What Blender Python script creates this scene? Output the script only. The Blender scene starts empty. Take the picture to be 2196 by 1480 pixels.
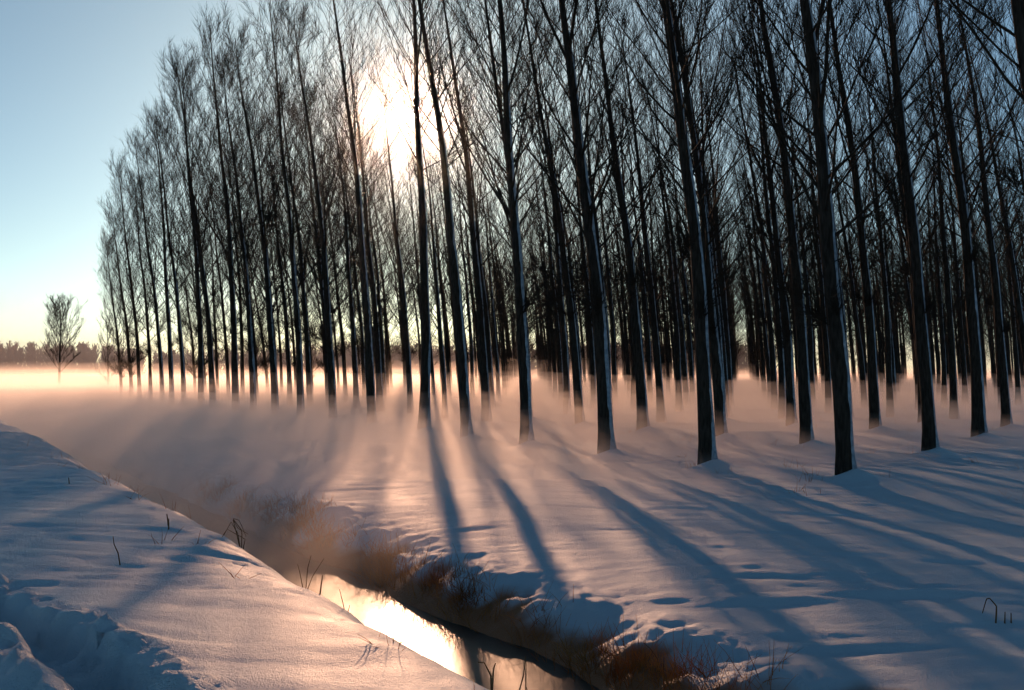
import bpy, bmesh, math, random
import numpy as np
from mathutils import Vector

# ------------------------------------------------------------------ camera, sky, sun, exposure
SC = bpy.context.scene
COL = SC.collection
IMG_W, F_PX, HORIZON_Y = 2196.0, 2386.0, 803.0      # photo width, focal length and horizon row in photo pixels
CAM_Z = 2.0

cam_data = bpy.data.cameras.new('camera')
cam_data.sensor_width = 36.0
cam_data.lens = 36.0 * F_PX / IMG_W
cam_data.clip_start = 0.1
cam_data.clip_end = 6000.0
cam = bpy.data.objects.new('camera', cam_data)
COL.objects.link(cam)
cam.location = (0, 0, CAM_Z)
cam.rotation_euler = (math.radians(90) + math.atan((HORIZON_Y - 740.0) / F_PX), 0, 0)
SC.camera = cam

SUN_AZ = math.atan((870 - 1098) / F_PX)              # from +Y, negative = towards -X
SUN_EL = math.atan((HORIZON_Y - 245) / F_PX * math.cos(SUN_AZ))
SUN_DIR = Vector((math.sin(SUN_AZ) * math.cos(SUN_EL), math.cos(SUN_AZ) * math.cos(SUN_EL), math.sin(SUN_EL)))

world = bpy.data.worlds.new('World')
SC.world = world
world.use_nodes = True
wn = world.node_tree.nodes
wl = world.node_tree.links
for n in list(wn):
    wn.remove(n)
w_out = wn.new('ShaderNodeOutputWorld')
w_bg = wn.new('ShaderNodeBackground')
w_sky = wn.new('ShaderNodeTexSky')
w_sky.sky_type = 'NISHITA'
w_sky.sun_disc = False
w_sky.sun_elevation = SUN_EL
w_sky.sun_rotation = SUN_AZ
w_sky.altitude = 0.0
w_sky.air_density = 0.65
w_sky.dust_density = 0.32
w_sky.ozone_density = 1.6
w_bg.inputs['Strength'].default_value = 0.072
w_tint = wn.new('ShaderNodeMix')                       # cool film balance over the whole sky
w_tint.data_type = 'RGBA'; w_tint.blend_type = 'MULTIPLY'
w_tint.inputs[0].default_value = 1.0
w_tint.inputs[7].default_value = (0.83, 1.0, 0.95, 1)
wl.new(w_sky.outputs[0], w_tint.inputs[6])
wl.new(w_tint.outputs[2], w_bg.inputs['Color'])
wl.new(w_bg.outputs[0], w_out.inputs['Surface'])

sun_data = bpy.data.lights.new('sun', 'SUN')
sun_data.energy = 5.0
sun_data.angle = math.radians(0.53)
sun_data.color = (1.0, 0.53, 0.31)
sun = bpy.data.objects.new('sun', sun_data)
COL.objects.link(sun)
sun.rotation_euler = SUN_DIR.to_track_quat('Z', 'Y').to_euler()
sun.location = (0, 0, 60)
sun.visible_camera = True

SC.view_settings.view_transform = 'Standard'
SC.view_settings.look = 'None'
SC.view_settings.exposure = 0.36
SC.view_settings.gamma = 1.0
SC.view_settings.use_curve_mapping = False
SC.render.engine = 'CYCLES'
SC.cycles.use_denoising = True
SC.cycles.max_bounces = 4
SC.cycles.use_adaptive_sampling = True
SC.cycles.adaptive_threshold = 0.04
SC.cycles.diffuse_bounces = 1
SC.cycles.glossy_bounces = 1
SC.cycles.transmission_bounces = 1
SC.cycles.volume_bounces = 2
SC.cycles.transparent_max_bounces = 48
SC.cycles.sample_clamp_indirect = 4.0

rnd = random.Random(7)
rng = np.random.default_rng(7)

# ------------------------------------------------------------------ helpers
def hash2(ix, iy, seed):
    h = (ix.astype(np.int64) * 374761393 + iy.astype(np.int64) * 668265263 + seed * 1442695041) & 0xFFFFFFFF
    h = ((h ^ (h >> 13)) * 1274126177) & 0xFFFFFFFF
    h = h ^ (h >> 16)
    return (h & 0xFFFFFF) / float(0xFFFFFF)

def vnoise(x, y, seed=0):
    x = np.asarray(x, float); y = np.asarray(y, float)
    ix = np.floor(x); iy = np.floor(y)
    fx = x - ix; fy = y - iy
    ux = fx * fx * fx * (fx * (fx * 6 - 15) + 10)
    uy = fy * fy * fy * (fy * (fy * 6 - 15) + 10)
    a = hash2(ix, iy, seed); b = hash2(ix + 1, iy, seed)
    c = hash2(ix, iy + 1, seed); d = hash2(ix + 1, iy + 1, seed)
    return (a + (b - a) * ux) * (1 - uy) + (c + (d - c) * ux) * uy - 0.5

def fbm(x, y, seed=0, octaves=3, gain=0.5):
    v = 0; amp = 1.0
    for o in range(octaves):
        v = v + amp * vnoise(x * 2 ** o + 17.3 * o, y * 2 ** o - 9.1 * o, seed + o)
        amp *= gain
    return v

def smooth(a, b, x):
    q = np.clip((x - a) / (b - a), 0, 1)
    return q * q * (3 - 2 * q)

def mesh_from(name, verts, faces, material, shade_smooth=True):
    """faces: one integer array of quads or triangles, or a list of such arrays"""
    verts = np.asarray(verts, np.float32)
    fl = faces if isinstance(faces, list) else [faces]
    loops = np.concatenate([np.asarray(f, np.int32).ravel() for f in fl])
    sizes = np.concatenate([np.full(len(f), f.shape[1], np.int32) for f in fl])
    starts = np.concatenate([[0], np.cumsum(sizes)[:-1]]).astype(np.int32)
    me = bpy.data.meshes.new(name)
    me.vertices.add(len(verts)); me.vertices.foreach_set('co', verts.ravel())
    me.loops.add(len(loops)); me.loops.foreach_set('vertex_index', loops)
    me.polygons.add(len(sizes)); me.polygons.foreach_set('loop_start', starts)
    if shade_smooth:
        me.polygons.foreach_set('use_smooth', np.ones(len(sizes), bool))
    me.update(calc_edges=True)
    if material:
        me.materials.append(material)
    return me

def link(name, data, parent=None, loc=None, **props):
    o = bpy.data.objects.new(name, data)
    COL.objects.link(o)
    if parent is not None:
        o.parent = parent
    if loc is not None:
        o.location = loc
    for k, v in props.items():
        o[k] = v
    return o

class Buf:
    """collects verts and quads"""
    def __init__(self):
        self.v = []; self.f = []; self.n = 0
    def add(self, verts, faces):
        self.v.append(verts.reshape(-1, 3)); self.f.append(faces + self.n); self.n += verts.reshape(-1, 3).shape[0]
    def mesh(self, name, material):
        return mesh_from(name, np.concatenate(self.v), np.concatenate(self.f), material)

def tubes(P, R, sides):
    """P (N,k,3) centre lines, R (N,k) radii -> verts, quads"""
    N, k, _ = P.shape
    T = np.gradient(P, axis=1)
    T /= np.linalg.norm(T, axis=2, keepdims=True) + 1e-9
    ref = np.zeros_like(T); ref[..., 0] = 1.0
    m = np.abs(T[:, :1, 0]) > 0.8
    ref[np.repeat(m, k, axis=1)] = (0, 1, 0)
    U = np.cross(T, ref); U /= np.linalg.norm(U, axis=2, keepdims=True) + 1e-9
    W = np.cross(T, U)
    a = np.arange(sides) * 2 * math.pi / sides
    V = P[:, :, None, :] + R[:, :, None, None] * (U[:, :, None, :] * np.cos(a)[None, None, :, None] + W[:, :, None, :] * np.sin(a)[None, None, :, None])
    base = (np.arange(N) * k * sides)[:, None, None]
    i = np.arange(k - 1)[None, :, None] * sides
    j = np.arange(sides)[None, None, :]; j2 = (j + 1) % sides
    F = np.stack(np.broadcast_arrays(base + i + j, base + i + j2, base + i + sides + j2, base + i + sides + j), axis=-1).reshape(-1, 4)
    return V.reshape(-1, 3), F

def norm(v):
    return v / (np.linalg.norm(v, axis=-1, keepdims=True) + 1e-9)

# ------------------------------------------------------------------ materials
def new_mat(name):
    m = bpy.data.materials.new(name)
    m.use_nodes = True
    return m, m.node_tree.nodes, m.node_tree.links, m.node_tree.nodes['Principled BSDF']

def snow_material(name, grain=220.0, strength=0.75):
    m, n, l, p = new_mat(name)
    tc = n.new('ShaderNodeTexCoord')
    big = n.new('ShaderNodeTexNoise'); big.inputs['Scale'].default_value = 0.35; big.inputs['Detail'].default_value = 4
    l.new(tc.outputs['Object'], big.inputs['Vector'])
    ramp = n.new('ShaderNodeValToRGB')
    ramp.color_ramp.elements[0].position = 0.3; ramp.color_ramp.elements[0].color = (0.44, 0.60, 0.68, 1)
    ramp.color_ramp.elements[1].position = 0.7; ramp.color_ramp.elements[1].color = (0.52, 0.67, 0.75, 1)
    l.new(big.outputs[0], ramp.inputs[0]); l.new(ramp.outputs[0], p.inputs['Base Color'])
    p.inputs['Roughness'].default_value = 0.55
    p.inputs['Specular IOR Level'].default_value = 0.25
    g1 = n.new('ShaderNodeTexNoise'); g1.inputs['Scale'].default_value = grain * 0.12; g1.inputs['Detail'].default_value = 6; g1.inputs['Roughness'].default_value = 0.75
    l.new(tc.outputs['Object'], g1.inputs['Vector'])
    bmp = n.new('ShaderNodeBump'); bmp.inputs['Strength'].default_value = strength; bmp.inputs['Distance'].default_value = 0.03
    l.new(g1.outputs[0], bmp.inputs['Height'])
    g2 = n.new('ShaderNodeTexNoise'); g2.inputs['Scale'].default_value = grain * 0.5; g2.inputs['Detail'].default_value = 3
    l.new(tc.outputs['Object'], g2.inputs['Vector'])
    b2 = n.new('ShaderNodeBump'); b2.inputs['Strength'].default_value = strength; b2.inputs['Distance'].default_value = 0.012
    l.new(g2.outputs[0], b2.inputs['Height']); l.new(bmp.outputs[0], b2.inputs['Normal']); l.new(b2.outputs[0], p.inputs['Normal'])
    return m

def bark_material(name, c0, c1):
    m, n, l, p = new_mat(name)
    tc = n.new('ShaderNodeTexCoord')
    mp = n.new('ShaderNodeMapping'); mp.inputs['Scale'].default_value = (9, 9, 1.6)
    l.new(tc.outputs['Object'], mp.inputs['Vector'])
    nz = n.new('ShaderNodeTexNoise'); nz.inputs['Scale'].default_value = 2.2; nz.inputs['Detail'].default_value = 6
    l.new(mp.outputs[0], nz.inputs['Vector'])
    ramp = n.new('ShaderNodeValToRGB')
    ramp.color_ramp.elements[0].position = 0.35; ramp.color_ramp.elements[0].color = (*c0, 1)
    ramp.color_ramp.elements[1].position = 0.7; ramp.color_ramp.elements[1].color = (*c1, 1)
    l.new(nz.outputs[0], ramp.inputs[0]); l.new(ramp.outputs[0], p.inputs['Base Color'])
    p.inputs['Roughness'].default_value = 0.9
    p.inputs['Specular IOR Level'].default_value = 0.1
    bmp = n.new('ShaderNodeBump'); bmp.inputs['Strength'].default_value = 0.7; bmp.inputs['Distance'].default_value = 0.02
    l.new(nz.outputs[0], bmp.inputs['Height']); l.new(bmp.outputs[0], p.inputs['Normal'])
    return m

def plain_material(name, c0, c1, scale=6.0, rough=0.85):
    m, n, l, p = new_mat(name)
    tc = n.new('ShaderNodeTexCoord')
    nz = n.new('ShaderNodeTexNoise'); nz.inputs['Scale'].default_value = scale; nz.inputs['Detail'].default_value = 3
    l.new(tc.outputs['Object'], nz.inputs['Vector'])
    ramp = n.new('ShaderNodeValToRGB')
    ramp.color_ramp.elements[0].position = 0.35; ramp.color_ramp.elements[0].color = (*c0, 1)
    ramp.color_ramp.elements[1].position = 0.65; ramp.color_ramp.elements[1].color = (*c1, 1)
    l.new(nz.outputs[0], ramp.inputs[0]); l.new(ramp.outputs[0], p.inputs['Base Color'])
    p.inputs['Roughness'].default_value = rough
    p.inputs['Specular IOR Level'].default_value = 0.15
    return m

def grass_material(name, c0, c1, scale):
    m = plain_material(name, c0, c1, scale)
    n = m.node_tree.nodes; l = m.node_tree.links
    p = n['Principled BSDF']; out = n['Material Output']
    ramp = p.inputs['Base Color'].links[0].from_node
    tr = n.new('ShaderNodeBsdfTranslucent'); l.new(ramp.outputs[0], tr.inputs['Color'])
    mx = n.new('ShaderNodeMixShader'); mx.inputs[0].default_value = 0.5
    l.new(p.outputs[0], mx.inputs[1]); l.new(tr.outputs[0], mx.inputs[2]); l.new(mx.outputs[0], out.inputs['Surface'])
    return m

def volume_material(name, density, color, aniso):
    m = bpy.data.materials.new(name)
    m.use_nodes = True
    n = m.node_tree.nodes; l = m.node_tree.links
    for q in list(n):
        n.remove(q)
    out = n.new('ShaderNodeOutputMaterial')
    v = n.new('ShaderNodeVolumePrincipled')
    v.inputs['Color'].default_value = (*color, 1)
    v.inputs['Density'].default_value = density
    v.inputs['Anisotropy'].default_value = aniso
    l.new(v.outputs[0], out.inputs['Volume'])
    return m

def water_material():
    m, n, l, p = new_mat('ditch_water')
    p.inputs['Base Color'].default_value = (0.012, 0.012, 0.010, 1)
    p.inputs['Roughness'].default_value = 0.36
    p.inputs['IOR'].default_value = 1.33
    tc = n.new('ShaderNodeTexCoord')
    nz = n.new('ShaderNodeTexNoise'); nz.inputs['Scale'].default_value = 3.0; nz.inputs['Detail'].default_value = 2
    l.new(tc.outputs['Object'], nz.inputs['Vector'])
    bmp = n.new('ShaderNodeBump'); bmp.inputs['Strength'].default_value = 0.05; bmp.inputs['Distance'].default_value = 0.072
    l.new(nz.outputs[0], bmp.inputs['Height']); l.new(bmp.outputs[0], p.inputs['Normal'])
    return m

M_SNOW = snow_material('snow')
_n = M_SNOW.node_tree.nodes; _l = M_SNOW.node_tree.links; _p = _n['Principled BSDF']
_ramp = _p.inputs['Base Color'].links[0].from_node
_a = _n.new('ShaderNodeAttribute'); _a.attribute_name = 'soil'
_mx = _n.new('ShaderNodeMix'); _mx.data_type = 'RGBA'
_l.new(_a.outputs['Fac'], _mx.inputs[0]); _l.new(_ramp.outputs[0], _mx.inputs[6])
_mx.inputs[7].default_value = (0.27, 0.12, 0.045, 1)
_l.new(_mx.outputs[2], _p.inputs['Base Color'])
M_CRUST = snow_material('snow_on_bark', 260, 0.6)
_rc = M_CRUST.node_tree.nodes['Principled BSDF'].inputs['Base Color'].links[0].from_node.color_ramp     # patchy snow, darkened: the stripe's shade is put into the colour
_rc.elements[0].color = (0.16, 0.20, 0.25, 1); _rc.elements[1].color = (0.42, 0.49, 0.56, 1)
[x for x in M_CRUST.node_tree.nodes if x.type == 'TEX_NOISE'][0].inputs['Scale'].default_value = 9.0
M_BARK = bark_material('poplar_bark', (0.018, 0.014, 0.011), (0.05, 0.04, 0.032))
M_TWIG = plain_material('poplar_twigs', (0.015, 0.011, 0.008), (0.034, 0.025, 0.017))
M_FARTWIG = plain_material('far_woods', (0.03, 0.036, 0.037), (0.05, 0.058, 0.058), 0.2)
M_GRASS = grass_material('dry_grass', (0.42, 0.15, 0.035), (0.56, 0.28, 0.08), 3.0)
M_STALK = plain_material('dry_stalk', (0.10, 0.06, 0.03), (0.20, 0.12, 0.06), 8.0)
M_WATER = water_material()

# ------------------------------------------------------------------ plantation lattice and terrain
ROW = np.array([-1.9, 3.53])                         # one tree to the next along the row beside the ditch
CROSS = np.array([5.9, 3.17])                        # one row to the next, away from the ditch
FIRST = np.array([6.14, 20.57])                      # nearest front-row tree
U = ROW / np.linalg.norm(ROW)
V = np.array([U[1], -U[0]])

spots = []
for k in range(0, 34):
    for mth in range(-2, 60):
        p = FIRST + k * CROSS + mth * ROW
        X, Y = p
        if Y < 4 or Y > 215:
            continue
        sx = 1098 + F_PX * X / Y
        if sx > 2196 + 60 + 2500 / Y or sx < -200:
            continue
        if mth > 20 + min(k, 5) and not (X > -3.5 and k >= 5):
            continue
        jit = rng.normal(0, 0.09, 2)
        if (k, mth) == (0, 5):
            jit = np.array([0.32, 0.0])
        if (k, mth) == (0, -1):
            jit = np.array([0.42, 0.0])
        spots.append((k, mth, p[0] + jit[0], p[1] + jit[1]))
spots.sort(key=lambda q: math.hypot(q[2], q[3]))

_tt = np.linspace(-40, 40, 8001)
_prof = np.interp(_tt, [-40, -12, -4, -1, 1.2, 2.35, 2.8, 3.15, 3.6, 4.1, 4.4, 4.9, 5.25, 5.8, 6.9, 8.5, 40],
                  [0.15, 0.25, 0.42, 0.48, 0.50, 0.49, 0.34, -0.1, -0.75, -1.05, -1.0, -0.52, -0.24, -0.10, -0.02, 0.0, 0.0])
_ker = np.exp(-0.5 * (np.arange(-60, 61) / 16.0) ** 2); _ker /= _ker.sum()
_prof = np.convolve(np.pad(_prof, 60, mode='edge'), _ker, mode='valid')

_near_trees = np.array([(q[2], q[3]) for q in spots if q[3] < 48])
TRACK_P = np.array([-3.36, 7.58]); TRACK_D = np.array([0.658, -0.753]); TRACK_N = np.array([-0.753, -0.658])
_td = [-2.0, -0.12, 0.0, 0.08, 0.28, 0.38, 0.48, 0.66, 0.9, 1.1, 1.25, 1.4, 1.75, 1.9, 2.1, 3.5]
_tz = [0.0, 0.02, 0.0, -0.20, -0.22, -0.06, 0.03, -0.05, -0.14, -0.08, 0.03, -0.18, -0.20, 0.02, 0.0, 0.0]

def height(x, y, mounds=True):
    x = np.asarray(x, float); y = np.asarray(y, float)
    s = U[0] * x + U[1] * y
    t = V[0] * x + V[1] * y
    wob = 0.22 * vnoise(s * 0.45, t * 0.2, 3) + 0.12 * vnoise(s * 1.7, t * 0.6, 4)
    z = np.interp(t + wob * smooth(1.0, 2.2, t) * (1 - smooth(9, 12, t)), _tt, _prof)
    r = np.hypot(x, y)
    far = 1 - smooth(25, 60, r)
    water = smooth(2.8, 3.6, t) * (1 - smooth(4.5, 5.0, t))
    dry = 1 - water
    left = 1 - smooth(2.2, 3.2, t)
    # broad drifts
    z = z + dry * (0.16 * fbm(x * 0.10, y * 0.16, 11, 2) + 0.09 * vnoise(x * 0.35, y * 0.6, 12))
    # wind ripples, long across the view
    wx = x + 0.6 * vnoise(x * 0.8, y * 0.8, 20)
    wy = y + 0.35 * vnoise(x * 0.7 + 5, y * 1.1, 21) + 0.06 * x
    amp = (0.8 + 1.9 * left) * far * dry * np.clip(0.65 + 1.5 * vnoise(x * 0.25, y * 0.3, 25), 0.15, 1.4)
    rip = 0.7 * vnoise(wx * 0.75, wy * 2.6, 22) + 0.75 * vnoise(wx * 0.85, wy * 5.0, 26)
    rip = rip - 0.6 * np.abs(vnoise(wx * 1.3, wy * 4.2, 23))
    z = z + amp * 0.058 * rip + amp * 0.022 * fbm(wx * 2.2, wy * 7.5, 24, 3)
    # lumpy snow on the far bank, with overhangs of drift
    bank = smooth(4.85, 5.4, t) * (1 - smooth(6.0, 7.2, t)) * far
    z = z + bank * (0.15 * fbm(x * 1.5, y * 1.5, 31, 4) + 0.06 * fbm(x * 5, y * 5, 32, 3)) * (1 - 0.85 * smooth(5.4, 6.1, t))
    edge = left * smooth(1.7, 2.6, t) * far
    z = z + edge * 0.06 * fbm(x * 2.2, y * 2.2, 33, 3)
    # churned track in the near left corner
    dd = (x - TRACK_P[0]) * TRACK_N[0] + (y - TRACK_P[1]) * TRACK_N[1]
    ss = (x - TRACK_P[0]) * TRACK_D[0] + (y - TRACK_P[1]) * TRACK_D[1]
    dj = dd + 0.10 * fbm(ss * 7.0, dd * 7.0, 41, 3) + 0.10 * vnoise(ss * 0.9, dd * 0.3, 42)
    trk = np.interp(dj, _td, _tz)
    on = (1 - smooth(1.0, 1.7, t)) * (1 - smooth(14, 18, r))
    rough = ((dd > -0.15) & (dd < 2.1)) * on
    z = z + on * 1.0 * trk + rough * (0.07 * fbm(x * 7.5, y * 7.5, 43, 3) + 0.05 * np.maximum(0, fbm(x * 11, y * 11, 44, 2) - 0.1))
    if mounds:
        for px, py in _near_trees:
            d2 = (x - px - 0.14) ** 2 + (y - py + 0.10) ** 2
            z = z + 0.20 * np.exp(-d2 / 0.15) + 0.07 * np.exp(-((x - px - 0.45) ** 2 + (y - py + 0.5) ** 2) / 0.6)
    return z

def axis(parts):
    out = [parts[0][0]]
    for a, b, step0, step1 in parts:
        v = a; 
        while v < b - 1e-6:
            q = (v - a) / (b - a)
            v = min(b, v + step0 * (step1 / step0) ** q)
            out.append(v)
    return np.array(out)

s_axis = axis([(-1500, -60, 250, 40), (-60, 0, 8, 0.6), (0, 4, 0.3, 0.07), (4, 16, 0.05, 0.055), (16, 40, 0.055, 0.22), (40, 120, 0.22, 3.0), (120, 2500, 3.0, 300)])
t_axis = axis([(-1500, -60, 250, 30), (-60, -8, 5, 0.3), (-8, -4, 0.2, 0.05), (-4, 9, 0.045, 0.045), (9, 22, 0.045, 0.10), (22, 60, 0.10, 1.5), (60, 2500, 1.5, 300)])
S, T = np.meshgrid(s_axis, t_axis, indexing='ij')
GX = U[0] * S + V[0] * T; GY = U[1] * S + V[1] * T
GZ = height(GX.ravel(), GY.ravel()).reshape(GX.shape)
ni, nj = S.shape
idx = np.arange(ni * nj).reshape(ni, nj)
gf = np.stack([idx[:-1, :-1], idx[1:, :-1], idx[1:, 1:], idx[:-1, 1:]], axis=-1).reshape(-1, 4)[:, ::-1]
soil = smooth(-0.20, -0.36, GZ + 0.24 * fbm(GX * 2.0, GY * 2.0, 61, 3)) * (T > 4.3) * (T < 7) * (1 - smooth(14, 24, S))
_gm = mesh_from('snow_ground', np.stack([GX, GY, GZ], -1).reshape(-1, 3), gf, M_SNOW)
_at = _gm.attributes.new('soil', 'FLOAT', 'POINT'); _at.data.foreach_set('value', soil.ravel().astype(np.float32))
ground = link('snow_ground', _gm, kind='structure',
              label='rippled snow field with raised banks along the ditch', category='snow ground')

# water in the ditch
WATER_Z = -0.52
ws = np.concatenate([np.linspace(-30, 30, 61), np.linspace(34, 700, 60)])
wt = np.linspace(3.0, 5.9, 8)
WS, WT = np.meshgrid(ws, wt, indexing='ij')
wi = np.arange(WS.size).reshape(WS.shape)
wf = np.stack([wi[:-1, :-1], wi[1:, :-1], wi[1:, 1:], wi[:-1, 1:]], axis=-1).reshape(-1, 4)[:, ::-1]
water = link('ditch_water', mesh_from('ditch_water', np.stack([U[0] * WS + V[0] * WT, U[1] * WS + V[1] * WT, np.full(WS.shape, WATER_Z)], -1).reshape(-1, 3), wf, M_WATER),
             kind='structure', label='still water in the ditch catching the glare of the sun', category='water')

# ------------------------------------------------------------------ poplars
def perp_dirs(D, r):
    """random unit vectors perpendicular to D (N,3)"""
    q = r.normal(size=D.shape)
    q = q - (q * D).sum(-1, keepdims=True) * D
    return norm(q)

def grow(P0, D0, L, k, bend_up, wob, r):
    """centre lines from P0 (N,3) along D0 bending towards the zenith"""
    N = len(P0)
    P = np.zeros((N, k, 3)); P[:, 0] = P0
    D = D0.copy()
    for i in range(1, k):
        D = D + np.array([0, 0, 1.0]) * bend_up / (k - 1) + r.normal(size=D.shape) * wob
        D = norm(D)
        P[:, i] = P[:, i - 1] + D * (L / (k - 1))[:, None]
    return P

def sample_on(P, f):
    """P (N,k,3), f (N,m) in 0..1 -> points, directions (N,m,3)"""
    N, k, _ = P.shape
    g = np.clip(f, 0, 0.9999) * (k - 1)
    i = np.floor(g).astype(int); q = (g - i)[..., None]
    a = P[np.arange(N)[:, None], i]; b = P[np.arange(N)[:, None], i + 1]
    return a + (b - a) * q, norm(b - a)

def make_tree(seed, H=20.0, r0=0.185, lean=0.075, start=0.40, n1=52, n2=8, n3=6, lmax=5.2, low=5, forks=1, twig_r=0.0044, light=False, bow=1.45, spread=1.0, dome=False):
    r = np.random.default_rng(seed)
    nz = 26
    zz = H * np.linspace(0, 1, nz) ** 1.05
    zf = zz / H
    ph = r.uniform(0, 6.28, 4)
    cx = -lean * H * zf ** bow + 0.10 * zf * np.sin(zz * 0.45 + ph[0]) + 0.018 * np.sin(zz * 1.1 + ph[1]) * np.minimum(1, zz / 3)
    cy = 0.03 * r.normal() * H * zf ** bow + 0.10 * zf * np.sin(zz * 0.4 + ph[2]) + 0.018 * np.sin(zz * 0.9 + ph[3]) * np.minimum(1, zz / 3)
    TP = np.stack([cx, cy, zz], -1)
    TR = r0 * (1 - 0.93 * zf) ** 0.9 * (1 + 0.05 * np.sin(zz * 2 + ph[0])) + 0.075 * np.exp(-zz / 0.30) * (r0 / 0.185)
    TPs = TP.copy(); TPs[0, 2] = -0.45
    trunk_v, trunk_f = tubes(TPs[None], TR[None], 6 if light else 12)
    def on_trunk(z):
        return np.stack([np.interp(z, zz, cx), np.interp(z, zz, cy), z], -1), np.interp(z, zz, TR)
    crown = Buf()
    # first order
    z1 = H * (start + (0.97 - start) * (np.arange(n1) + r.uniform(-0.4, 0.4, n1)) / n1)
    nlow = low
    zl = H * r.uniform(min(0.17, 0.6 * start), start, nlow)
    zb = np.concatenate([z1, zl]); nb = len(zb)
    az = np.arange(nb) * 2.39996 + r.uniform(-0.5, 0.5, nb)
    rel = np.clip((zb / H - start) / (1 - start), 0, 1)
    L = lmax * (0.80 + 0.35 * np.sin(math.pi * rel)) * (1.0 - 0.62 * rel) * r.uniform(0.65, 1.15, nb)
    if dome:
        L = lmax * np.sqrt(np.clip(1.02 - (2 * rel - 0.75) ** 2 / 1.7, 0.05, 1)) * r.uniform(0.75, 1.05, nb)
    ang = np.radians(r.uniform(32, 56, nb) * (1 - 0.30 * rel) * spread)
    L[n1:] = r.uniform(0.7, 2.6, nlow); ang[n1:] = np.radians(r.uniform(55, 85, nlow))
    rad = np.interp(zb, zz, TR) * r.uniform(0.15, 0.31, nb) * (0.75 + 0.35 * (1 - rel)); rad[n1:] = r.uniform(0.008, 0.016, nlow)
    nst = nlow // 3
    if nst:
        L[n1:n1 + nst] = r.uniform(0.22, 0.45, nst); rad[n1:n1 + nst] = r.uniform(0.014, 0.026, nst)
    for q in range(forks):                           # a codominant limb here and there
        qi = int(n1 * r.uniform(0.12, 0.5))
        L[qi] = lmax * r.uniform(1.1, 1.5); ang[qi] = np.radians(r.uniform(22, 34)); rad[qi] = np.interp(zb[qi], zz, TR) * r.uniform(0.40, 0.55)
    P0, _ = on_trunk(zb)
    D0 = np.stack([np.cos(az) * np.sin(ang), np.sin(az) * np.sin(ang), np.cos(ang)], -1)
    k1 = 4 if light else 8
    P1 = grow(P0, D0, L, k1, 0.55, 0.05, r)
    R1 = np.maximum(rad[:, None] * (1 - 0.9 * np.linspace(0, 1, k1)[None]) , twig_r * 0.9)
    crown.add(*tubes(P1, R1, 3 if light else 5))
    # second order
    nn = np.maximum(2, n2)
    f = (np.arange(nn)[None] + r.uniform(0.1, 0.9, (nb, nn))) / nn * 0.85 + 0.12
    A, Dp = sample_on(P1, f)
    A = A.reshape(-1, 3); Dp = Dp.reshape(-1, 3)
    L2 = (L[:, None] * (0.50 - 0.28 * f) * r.uniform(0.5, 1.25, f.shape)).reshape(-1)
    L2 = np.clip(L2, 0.25, 2.4)
    th = np.radians(r.uniform(20, 44, len(A)))[:, None]
    D2 = norm(Dp * np.cos(th) + perp_dirs(Dp, r) * np.sin(th) + np.array([0, 0, 0.12]))
    k2 = 3 if light else 5
    P2 = grow(A, D2, L2, k2, 0.50, 0.06, r)
    rr = np.clip(np.repeat(rad, nn) * 0.36, twig_r * 1.3, 0.012 if not light else 0.03)
    R2 = np.maximum(rr[:, None] * (1 - 0.75 * np.linspace(0, 1, k2)[None]), twig_r * 0.8)
    crown.add(*tubes(P2, R2, 3 if light else 4))
    # twigs on the second order, on the outer first order and on the leader
    if n3:
        f = r.uniform(0.15, 0.97, (len(P2), n3))
        A3, D3p = sample_on(P2, f)
        f1 = r.uniform(0.35, 1.0, (nb, n3 * 2))
        B3, E3p = sample_on(P1, f1)
        zt = H * r.uniform(0.55, 0.99, 60)
        C3, _ = on_trunk(zt); F3p = np.tile(np.array([[-lean * 1.4, 0, 1.0]]), (60, 1))
        A3 = np.concatenate([A3.reshape(-1, 3), B3.reshape(-1, 3), C3]); D3p = norm(np.concatenate([D3p.reshape(-1, 3), E3p.reshape(-1, 3), F3p]))
        th = np.radians(r.uniform(16, 42, len(A3)))[:, None]
        D3 = norm(D3p * np.cos(th) + perp_dirs(D3p, r) * np.sin(th) + np.array([0, 0, 0.10]))
        L3 = r.uniform(0.22, 0.80, len(A3))
        P3 = grow(A3, D3, L3, 3, 0.28, 0.07, r)
        R3 = np.broadcast_to(np.array([1.0, 0.8, 0.45])[None] * twig_r, (len(A3), 3)).copy()
        crown.add(*tubes(P3, R3, 3))
    # snow plastered on the windward side of the trunk
    crust = None
    if not light:
        zc = np.linspace(-0.1, min(11.5, H * 0.6), 70); m = 8
        C, CR = on_trunk(np.clip(zc, 0, H))
        C[:, 2] = zc
        a0 = math.radians(-14)
        wid = np.radians(24 + 18 * vnoise(zc * 0.9, 0 * zc, seed) + 22 * vnoise(zc * 3.7, 0 * zc, seed + 5) + 34 * np.exp(-np.maximum(zc, 0) / 0.35))
        wid = wid * (1 - smooth(zc[-1] - 3.0, zc[-1], zc) * 0.9)
        cen = a0 + 0.20 * vnoise(zc * 0.5, 0 * zc, seed + 9)
        q = np.linspace(-1, 1, m)
        th = cen[:, None] + q[None] * wid[:, None]
        off = CR[:, None] + (-0.012 + 0.036 * (1 - np.abs(q) ** 2.5))[None] * (1 + 1.2 * np.exp(-np.maximum(zc, 0) / 0.3))[:, None] + 0.012 * vnoise(zc[:, None] * 6 + 0 * q, q[None] * 3 + 0 * zc[:, None], seed + 3)
        CV = np.stack([C[:, None, 0] + off * np.cos(th), C[:, None, 1] + off * np.sin(th), np.broadcast_to(zc[:, None], th.shape)], -1)
        ii = np.arange(70 * m).reshape(70, m)
        CF = np.stack([ii[:-1, :-1], ii[:-1, 1:], ii[1:, 1:], ii[1:, :-1]], -1).reshape(-1, 4)
        crust = (CV.reshape(-1, 3), CF)
    return trunk_v, trunk_f, crown, crust

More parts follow.
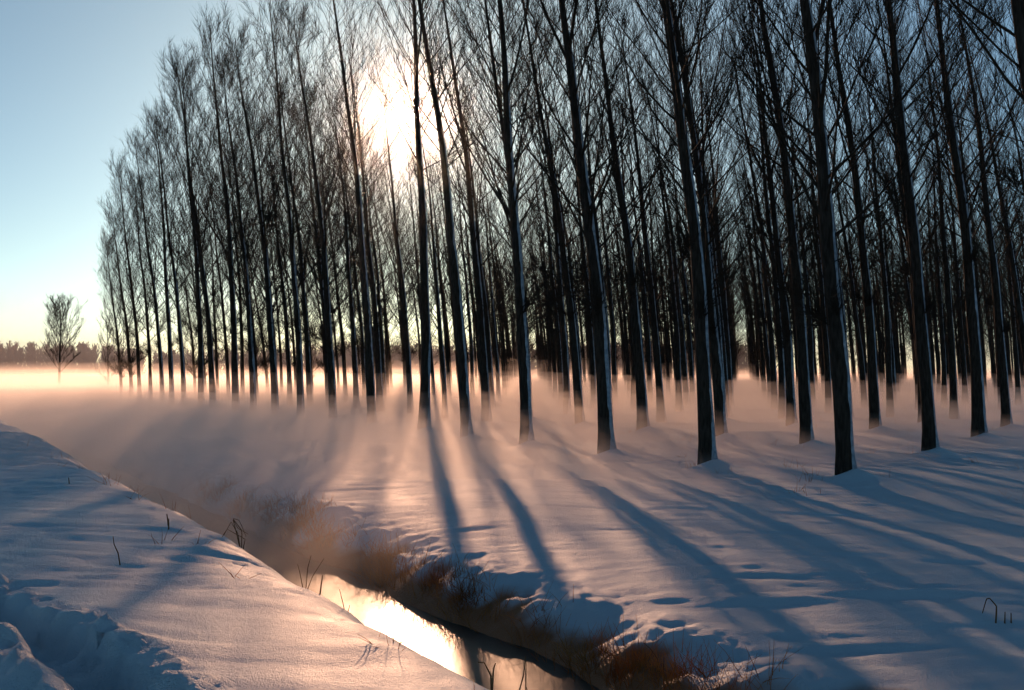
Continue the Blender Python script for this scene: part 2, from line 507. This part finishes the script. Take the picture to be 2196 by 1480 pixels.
def variant_set(first_seed, count, **kw):
    out = []
    for i in range(count):
        tv, tf, cb, cr = make_tree(first_seed + i, H=18.8 + 1.1 * math.sin(i * 2.1), lean=0.082 + 0.034 * ((i * 5) % 7) / 6, start=0.27 + 0.06 * ((i * 3) % 5) / 4,
                                   forks=1 + (i % 4 == 1) + (i % 5 == 2), low=7 + (i * 7) % 5, r0=0.162 + 0.016 * ((i * 4) % 5) / 4, **kw)
        out.append((mesh_from('trunk', tv, tf, M_BARK), cb.mesh('crown', M_TWIG), mesh_from('snow_crust', *cr, M_CRUST)))
    return out
near_variants = variant_set(100, 8, n1=56, n2=8, n3=6, twig_r=0.0052)            # full crowns
open_variants = variant_set(150, 7, n1=42, n2=6, n3=3, twig_r=0.0042)            # thinned crowns
tv, tf, cb, cr = make_tree(900, H=17.5, lean=0.12, start=0.20, n1=52, n2=9, n3=8, twig_r=0.0054, lmax=4.8, low=12, forks=1)   # trees at the plantation's open corner
edge_variant = (mesh_from('trunk', tv, tf, M_BARK), cb.mesh('crown', M_TWIG), mesh_from('snow_crust', *cr, M_CRUST))

high_variants = []                                     # trees pruned high, letting the sun through
for i in range(3):
    tv, tf, cb, cr = make_tree(640 + i, H=19.2, lean=0.095, start=0.47, n1=38, low=5, forks=1, r0=0.175)
    high_variants.append((mesh_from('trunk', tv, tf, M_BARK), cb.mesh('crown', M_TWIG), mesh_from('snow_crust', *cr, M_CRUST)))
back_variants = variant_set(200, 6, n1=38, n2=5, n3=2, twig_r=0.0065)
ORD = ['first', 'second', 'third', 'fourth', 'fifth', 'sixth', 'seventh', 'eighth', 'ninth', 'tenth', 'eleventh', 'twelfth', 'thirteenth', 'fourteenth',
       'fifteenth', 'sixteenth', 'seventeenth', 'eighteenth', 'nineteenth', 'twentieth', 'twenty-first', 'twenty-second', 'twenty-third', 'twenty-fourth']
rows_count = {}
for k, mth, x, y in spots[:300]:
    rows_count.setdefault(k, []).append(mth)
for k in rows_count:
    rows_count[k].sort()
far_trees = spots[300:]
for num, (k, mth, x, y) in enumerate(spots[:300]):
    past = mth - (20 + min(k, 5)) if k <= 4 else -9
    tvm, cm, crm = edge_variant if past >= -1 else (back_variants[(num * 5 + k * 3 + mth) % 6] if y > 108 else open_variants[(num * 5 + k * 3 + mth * 7) % 7] if y > 46 and x > -8.5 else near_variants[(num * 5 + k * 3 + mth * 7) % 8])
    if k == 0 and mth in (4, 5, 6):
        tvm, cm, crm = high_variants[mth - 4]
    z = float(height(np.array([x]), np.array([y]), mounds=False)[0])
    t = link('poplar_tree', None, loc=(x, y, z))
    t.empty_display_size = 0.5
    sc = rnd.uniform(0.93, 1.05)
    sc *= {0: 0.74, -1: 0.84, -2: 0.91, -3: 0.95, -4: 0.97}.get(past, 1.0)
    sc *= {(1, 8): 0.76, (1, 9): 0.84, (2, 12): 0.80, (2, 11): 0.9}.get((k, mth), 1.0)
    t.scale = (sc, sc, sc * rnd.uniform(0.95, 1.05))
    t.rotation_euler = (rnd.gauss(0, 0.008), rnd.gauss(0, 0.010), rnd.uniform(-0.35, 0.35))
    if (k, mth) == (0, 5):
        t.rotation_euler = (0.0, 0.055, 0.0)
    t['category'] = 'tree'
    i = rows_count[k].index(mth)
    if k == 0:
        t['label'] = f'bare poplar in the front row beside the ditch, {ORD[i]} from the right edge'
        t['group'] = 'poplars of the front row'
    elif k <= 5 and i < len(ORD):
        t['label'] = f'bare poplar in the {ORD[k]} row from the ditch, {ORD[i]} from the right edge'
        t['group'] = f'poplars of the {ORD[k]} row'
    else:
        t['label'] = 'bare poplar deep in the plantation, behind the six rows nearest the ditch'
        t['group'] = 'poplars deep in the plantation'
    link('trunk', tvm, t)
    link('crown', cm, t)
    if y < 80 and crm is not None:
        c = link('snow_crust', crm, t)
        c.rotation_euler = (0, 0, 0)

def merged(name, items, material, **props):
    b = Buf()
    for verts, faces in items:
        b.add(verts, faces)
    return link(name, b.mesh(name, material), **props)

def place(verts, x, y, z, sc, rot):
    c, s_ = math.cos(rot), math.sin(rot)
    o = np.empty_like(verts)
    o[:, 0] = (verts[:, 0] * c - verts[:, 1] * s_) * sc + x
    o[:, 1] = (verts[:, 0] * s_ + verts[:, 1] * c) * sc + y
    o[:, 2] = verts[:, 2] * sc + z
    return o

light_vars = []
for i in range(5):
    tv, tf, cb, _ = make_tree(300 + i, n1=28, n2=4, n3=1, twig_r=0.013, light=True, forks=1, low=4)
    lv = np.concatenate([tv] + cb.v); lf = [tf]
    lf = np.concatenate([tf, np.concatenate(cb.f) + len(tv)])
    light_vars.append((lv, lf))
items = []
for n, (k, mth, x, y) in enumerate(far_trees):
    lv, lf = light_vars[n % 5]
    items.append((place(lv, x, y, 0.0, rnd.uniform(0.95, 1.06), rnd.uniform(-0.3, 0.3)), lf))
if items:
    merged('distant_poplar_wood', items, M_TWIG, kind='stuff', label='dark mass of far poplar trunks at the back of the plantation', category='wood')

# far woodland along the horizon
wood_vars = []
for i in range(5):
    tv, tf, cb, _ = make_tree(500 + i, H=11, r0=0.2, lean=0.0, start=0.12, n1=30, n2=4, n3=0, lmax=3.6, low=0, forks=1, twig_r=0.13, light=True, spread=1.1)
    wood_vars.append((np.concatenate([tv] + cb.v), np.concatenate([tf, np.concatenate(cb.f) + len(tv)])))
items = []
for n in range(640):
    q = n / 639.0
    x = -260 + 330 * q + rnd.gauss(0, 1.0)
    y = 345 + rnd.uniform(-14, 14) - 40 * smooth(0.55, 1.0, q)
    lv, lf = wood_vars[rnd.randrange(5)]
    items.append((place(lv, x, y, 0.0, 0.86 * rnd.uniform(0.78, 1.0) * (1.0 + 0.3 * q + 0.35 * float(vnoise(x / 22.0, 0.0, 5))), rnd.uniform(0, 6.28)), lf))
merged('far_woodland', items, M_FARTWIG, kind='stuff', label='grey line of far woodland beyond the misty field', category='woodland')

# two lone trees in the open field
tv, tf, cb, _ = make_tree(701, H=9.6, r0=0.17, lean=0.0, start=0.24, n1=34, n2=9, n3=5, lmax=4.3, low=0, forks=0, twig_r=0.016, spread=1.05, dome=True)
t = link('round_tree', None, loc=((127 - 1098) / F_PX * 130, 130, 0.0), category='tree', label='small bare tree with rounded crown standing alone in the misty field')
link('trunk', mesh_from('trunk', tv, tf, M_BARK), t); link('crown', cb.mesh('crown', M_TWIG), t)
tv, tf, cb, _ = make_tree(702, H=8.4, r0=0.09, lean=0.02, start=0.22, n1=18, n2=6, n3=3, lmax=2.9, low=5, forks=0, twig_r=0.010, spread=1.35)
t = link('sapling_tree', None, loc=((232 - 1098) / F_PX * 126, 126, 0.0), category='tree', label='thin sapling with sparse low branches between the lone tree and the plantation')
link('trunk', mesh_from('trunk', tv, tf, M_BARK), t); link('crown', cb.mesh('crown', M_TWIG), t)

# ------------------------------------------------------------------ dry grass and stalks
def blades(n, sampler, lmin, lmax, width, r, droop=0.5, k=4):
    P0 = sampler(n)
    az = r.uniform(0, 6.28, n); tilt = np.radians(r.uniform(5, 55, n))
    D = np.stack([np.cos(az) * np.sin(tilt), np.sin(az) * np.sin(tilt), np.cos(tilt)], -1)
    L = r.uniform(lmin, lmax, n)
    P = np.zeros((n, k, 3)); P[:, 0] = P0
    for i in range(1, k):
        D = norm(D + np.array([0, 0, -1.0]) * droop / k + r.normal(size=D.shape) * 0.08)
        P[:, i] = P[:, i - 1] + D * (L / (k - 1))[:, None]
    R = width * np.linspace(1, 0.25, k)[None] * r.uniform(0.7, 1.3, (n, 1))
    return tubes(P, R, 3)

gr = np.random.default_rng(55)
def bank_sampler(n):
    """tussocks low on the far bank"""
    out = []
    nt = n // 40
    s_ = 2.5 + 20 * gr.uniform(0, 1, nt) ** 1.3
    t_ = 4.96 + np.abs(gr.normal(0, 0.16, nt))
    for a, b in zip(s_, t_):
        q = gr.normal(0, 0.10, (40, 2))
        x = U[0] * a + V[0] * b + q[:, 0]; y = U[1] * a + V[1] * b + q[:, 1]
        out.append(np.stack([x, y, height(x, y, False) - 0.03], -1))
    return np.concatenate(out)
gv, gfc = blades(40 * 105, bank_sampler, 0.10, 0.36, 0.0030, gr)
link('dry_grass', mesh_from('dry_grass', gv, gfc, M_GRASS), kind='stuff', label='rusty brown dry grass hanging over the water on the far bank', category='grass')

def field_sampler(n):
    out = []
    nt = n // 12
    c = []
    while len(c) < nt:
        k = gr.integers(0, len(_near_trees))
        px, py = _near_trees[k]
        c.append((px + gr.normal(0, 0.9), py + gr.normal(0, 0.8)))
    for x0, y0 in c:
        q = gr.normal(0, 0.12, (12, 2))
        x = x0 + q[:, 0]; y = y0 + q[:, 1]
        out.append(np.stack([x, y, height(x, y, False) - 0.02], -1))
    return np.concatenate(out)
fv, ff = blades(12 * 130, field_sampler, 0.05, 0.28, 0.0035, gr, 0.3)
link('dry_weeds', mesh_from('dry_weeds', fv, ff, M_GRASS), kind='stuff', label='sparse dry weeds poking through the snow among the poplars', category='weeds')

def edge_sampler(n):
    c = np.stack([3.5 + 26 * gr.uniform(0, 1, n // 6) ** 1.2, gr.normal(2.45, 0.28, n // 6)], -1)
    c = np.repeat(c, 6, axis=0) + gr.normal(0, 0.05, (len(c) * 6, 2))
    x = U[0] * c[:, 0] + V[0] * c[:, 1]; y = U[1] * c[:, 0] + V[1] * c[:, 1]
    return np.stack([x, y, height(x, y, False) - 0.03], -1)
ev, ef = blades(6 * 34, edge_sampler, 0.06, 0.24, 0.0028, gr, 0.35)
link('edge_weeds', mesh_from('edge_weeds', ev, ef, M_GRASS), kind='stuff', label='thin dry weeds poking from the snowy edge of the near bank', category='weeds')

def ground_point(px, py, edge=False):
    """where a photo pixel meets the terrain"""
    d = np.array([(px - 1098) / F_PX, 1.0, -(py - HORIZON_Y) / F_PX])
    lo = 1.0
    tt = np.linspace(2.0, 80.0, 8000)
    x = d[0] * tt; y = tt; z = CAM_Z + d[2] * tt
    hit = np.nonzero(z <= height(x, y, False))[0]
    i = hit[0] if len(hit) else len(tt) - 1
    if edge:                                         # things on the near bank whose foot shows just over its edge
        tc_ = V[0] * x + V[1] * y
        i = int(np.argmin(np.where(tc_ < 2.8, z - height(x, y, False), 9.0)))
    return np.array([x[i], y[i], float(height(x[i:i + 1], y[i:i + 1], False)[0])])

def stalk(px, py, stems, label, thick=0.006):
    """stems: lists of (dx, dz) offsets in photo pixels from the foot, drawn in the plane facing the path, with some depth"""
    g = ground_point(px, py, px < 1200 and py > 1140 and px > 450)
    sc = g[1] / F_PX
    b = Buf()
    r = np.random.default_rng(int(px * 7 + py))
    for pts in stems:
        n = len(pts)
        dep = np.cumsum(r.normal(0, 0.02, n)); dep -= dep[0]
        P = np.array([[p[0] * sc, dep[i], p[1] * sc] for i, p in enumerate(pts)])
        P[0, 2] -= 0.06
        kk = np.linspace(0, n - 1, 4 * n)
        P = np.stack([np.interp(kk, np.arange(n), P[:, a]) for a in range(3)], -1)
        R = thick * np.linspace(1, 0.45, len(P))
        b.add(*tubes(P[None], R[None], 5))
    return link('dry_stalk', b.mesh('dry_stalk', M_STALK), loc=tuple(g), category='stalk', label=label, group='dry stalks in the snow')

stalk(520, 1150, [[(0, 0), (-8, 30), (-22, 55), (-40, 25)], [(0, 0), (0, 35), (-20, 62), (-5, 58), (8, 22)], [(0, 0), (-15, 40), (-22, 60), (-10, 40), (12, 28)], [(2, 0), (8, 18), (-30, 40), (-45, 15)]],
      'bent-over dry umbel leaning above the edge of the near bank', 0.005)
stalk(264, 1208, [[(0, 0), (-4, 25), (-8, 45), (-10, 62)]], 'thin upright stalk alone on the near bank, tallest in the open snow', 0.006)
stalk(364, 1134, [[(0, 0), (1, 10), (0, 22)], [(0, 20), (-4, 32)]], 'short dark stub of a stalk on the near bank by the bank edge', 0.009)
stalk(152, 1036, [[(0, 0), (1, 6), (0, 13)]], 'tiny dark stub of a stalk on the misty upper near bank', 0.009)
stalk(655, 1228, [[(0, 0), (-8, 30), (-14, 50)], [(2, 0), (6, 40), (14, 68)], [(2, 0), (18, 25), (40, 60)]], 'fan of three thin stalks above the water on the near bank edge', 0.004)
stalk(745, 1278, [[(0, 0), (-8, 22), (-14, 46)], [(0, 0), (8, 12)]], 'forked thin stalk at the bank edge beside the sun glare', 0.004)
stalk(686, 1412, [[(0, 0), (2, 16), (6, 40)]], 'single short dark blade low on the near bank below the glare', 0.008)
stalk(1055, 1468, [[(0, 0), (-2, 30), (-16, 58), (-30, 60)], [(0, 20), (4, 48), (8, 60)]], 'hooked stalk at the water edge where the near bank ends', 0.006)
stalk(1125, 1478, [[(0, 0), (-14, 30), (-2, 70), (2, 110)], [(4, 0), (2, 40), (3, 105)], [(20, 0), (4, 50)], [(-28, 12), (4, 22)]], 'crossed tripod of dry stalks at the water edge', 0.005)
stalk(2128, 1334, [[(0, 0), (4, 24), (5, 36), (-8, 52), (-14, 50), (-20, 18)], [(20, 8), (22, 24)], [(34, 8), (35, 22)]], 'bent dark reed standing in blue shadow near the far bank shoulder', 0.008)
stalk(1415, 1440, [[(0, 0), (-6, 30), (-22, 52), (-34, 62)], [(4, 0), (6, 36)], [(-4, 0), (-8, 26)]], 'arching dry stem on the snowy far bank above the brown grass', 0.005)

# ------------------------------------------------------------------ mist and haze
def volume_box(name, x0, x1, y0, y1, z0, z1, material, **props):
    v = np.array([[x0, y0, z0], [x1, y0, z0], [x1, y1, z0], [x0, y1, z0], [x0, y0, z1], [x1, y0, z1], [x1, y1, z1], [x0, y1, z1]], float)
    f = np.array([[0, 3, 2, 1], [4, 5, 6, 7], [0, 1, 5, 4], [1, 2, 6, 5], [2, 3, 7, 6], [3, 0, 4, 7]])
    return link(name, mesh_from(name, v, f, material, False), kind='stuff', **props)

WARM = (0.98, 0.95, 0.92)
volume_box('haze', -3800, 3800, -3800, 3800, -4.0, 34.0, volume_material('haze_air', 0.00006, WARM, 0.981), label='thin sunlit haze filling the air among the trees', category='haze')

# a low fog bank: its front edge runs slantwise from the ditch into the plantation and swells to full depth behind
front = np.array([(-300, -30), (-40, -4), (-8, 6.0), (0.5, 13.5), (5, 20), (11, 27), (20, 34), (34, 42), (60, 54), (400, 150)], float)
inner = np.array([(-300, 8), (-40, 26), (-10, 26), (-2, 31), (5, 36), (13, 43), (24, 51), (40, 60), (70, 76), (400, 175)], float)
back = np.array([(-300, 600), (400, 600)], float)

def mist_sheet(name, ztop, density, seed, shift, swell, aniso=0.6, **props):
    """a low body of mist with an uneven top; its front edge thins out towards the camera"""
    xs = np.sign(np.linspace(-1, 1, 61)) * np.abs(np.linspace(-1, 1, 61)) ** 1.8 * 300
    qs = np.linspace(0, 1, 46) ** 2.0
    fy = np.interp(xs, front[:, 0], front[:, 1]) + shift
    XX = np.repeat(xs[:, None], len(qs), 1)
    D = qs[None] * (610 - fy[:, None]); YY = fy[:, None] + D
    zmin = min(0.25, ztop * 0.4)
    Z = zmin + (ztop - zmin) * smooth(0, swell, D) * (1 + 0.55 * fbm(XX / 9 + seed, YY / 13, 80 + seed, 2) * smooth(0, 10, D))
    na, nb_ = XX.shape
    top = np.stack([XX, YY, Z], -1).reshape(-1, 3)
    bot = np.stack([XX, YY, np.full(XX.shape, -2.6 - 0.02 * seed)], -1).reshape(-1, 3)
    ii = np.arange(na * nb_).reshape(na, nb_); o = na * nb_
    f = [np.stack([ii[:-1, :-1], ii[1:, :-1], ii[1:, 1:], ii[:-1, 1:]], -1).reshape(-1, 4)]
    f.append(f[0][:, ::-1] + o)
    for e in (ii[0, :], ii[-1, ::-1], ii[::-1, 0], ii[:, -1]):
        f.append(np.stack([e[:-1], e[1:], e[1:] + o, e[:-1] + o], -1))
    me = mesh_from(name, np.concatenate([top, bot]), np.concatenate(f), volume_material(name, density, (0.93, 0.85, 0.79), aniso), False)
    outward(me)
    return link(name, me, kind='stuff', category='mist', **props)

def outward(me):
    bm = bmesh.new(); bm.from_mesh(me)
    bmesh.ops.recalc_face_normals(bm, faces=bm.faces[:])
    bm.to_mesh(me); bm.free(); me.update()

def mist_mound(name, s0, s1, t0, t1, z0, z1, material, **props):
    """a long low swell of mist lying along the ditch"""
    nu, nv = 24, 12
    v = []; f = []
    for i in range(nu + 1):
        q = -1 + 2 * i / nu
        rr = math.sqrt(max(0.0, 1 - abs(q) ** 2.2)) + 0.002
        for j in range(nv):
            a = 2 * math.pi * j / nv
            ss_ = (s0 + s1) / 2 + q * (s1 - s0) / 2
            tt_ = (t0 + t1) / 2 + rr * math.cos(a) * (t1 - t0) / 2
            zz_ = (z0 + z1) / 2 + rr * math.sin(a) * (z1 - z0) / 2
            v.append((U[0] * ss_ + V[0] * tt_, U[1] * ss_ + V[1] * tt_, zz_))
    for i in range(nu):
        for j in range(nv):
            f.append([i * nv + j, i * nv + (j + 1) % nv, (i + 1) * nv + (j + 1) % nv, (i + 1) * nv + j])
    f.append(list(range(nv))[::-1]); f.append([nu * nv + j for j in range(nv)])
    me = bpy.data.meshes.new(name); me.from_pydata(v, [], f); me.materials.append(material); outward(me)
    return link(name, me, kind='stuff', **props)
for zt, dn in ((0.35, 0.05), (0.75, 0.04), (1.15, 0.025)):
    mist_mound('ditch_mist', 7 + zt, 74 - 6 * zt, 1.0 + 0.3 * zt, 17.5 - 1.5 * zt, -2.0 - 0.05 * zt, zt, volume_material('ditch_mist', dn * 1.15, WARM, 0.6), label='thicker swell of mist rising along the ditch', category='mist', group='layers of ditch mist')
for n, (zt, dn, sh, sw) in enumerate([(0.50, 0.038, 0, 10), (0.95, 0.030, 1, 14), (1.40, 0.018, 4, 20), (1.90, 0.010, 12, 30), (2.9, 0.003, 34, 50)]):
    mist_sheet('ground_mist', zt, dn, n + 1, sh, sw, label='low peach-coloured ground mist lying over the snow', group='layers of ground mist')
mist_sheet('far_mist', 16.0, 0.0018, 9, 130, 60, 0.0, label='pale veil of mist over the far field and woodland')
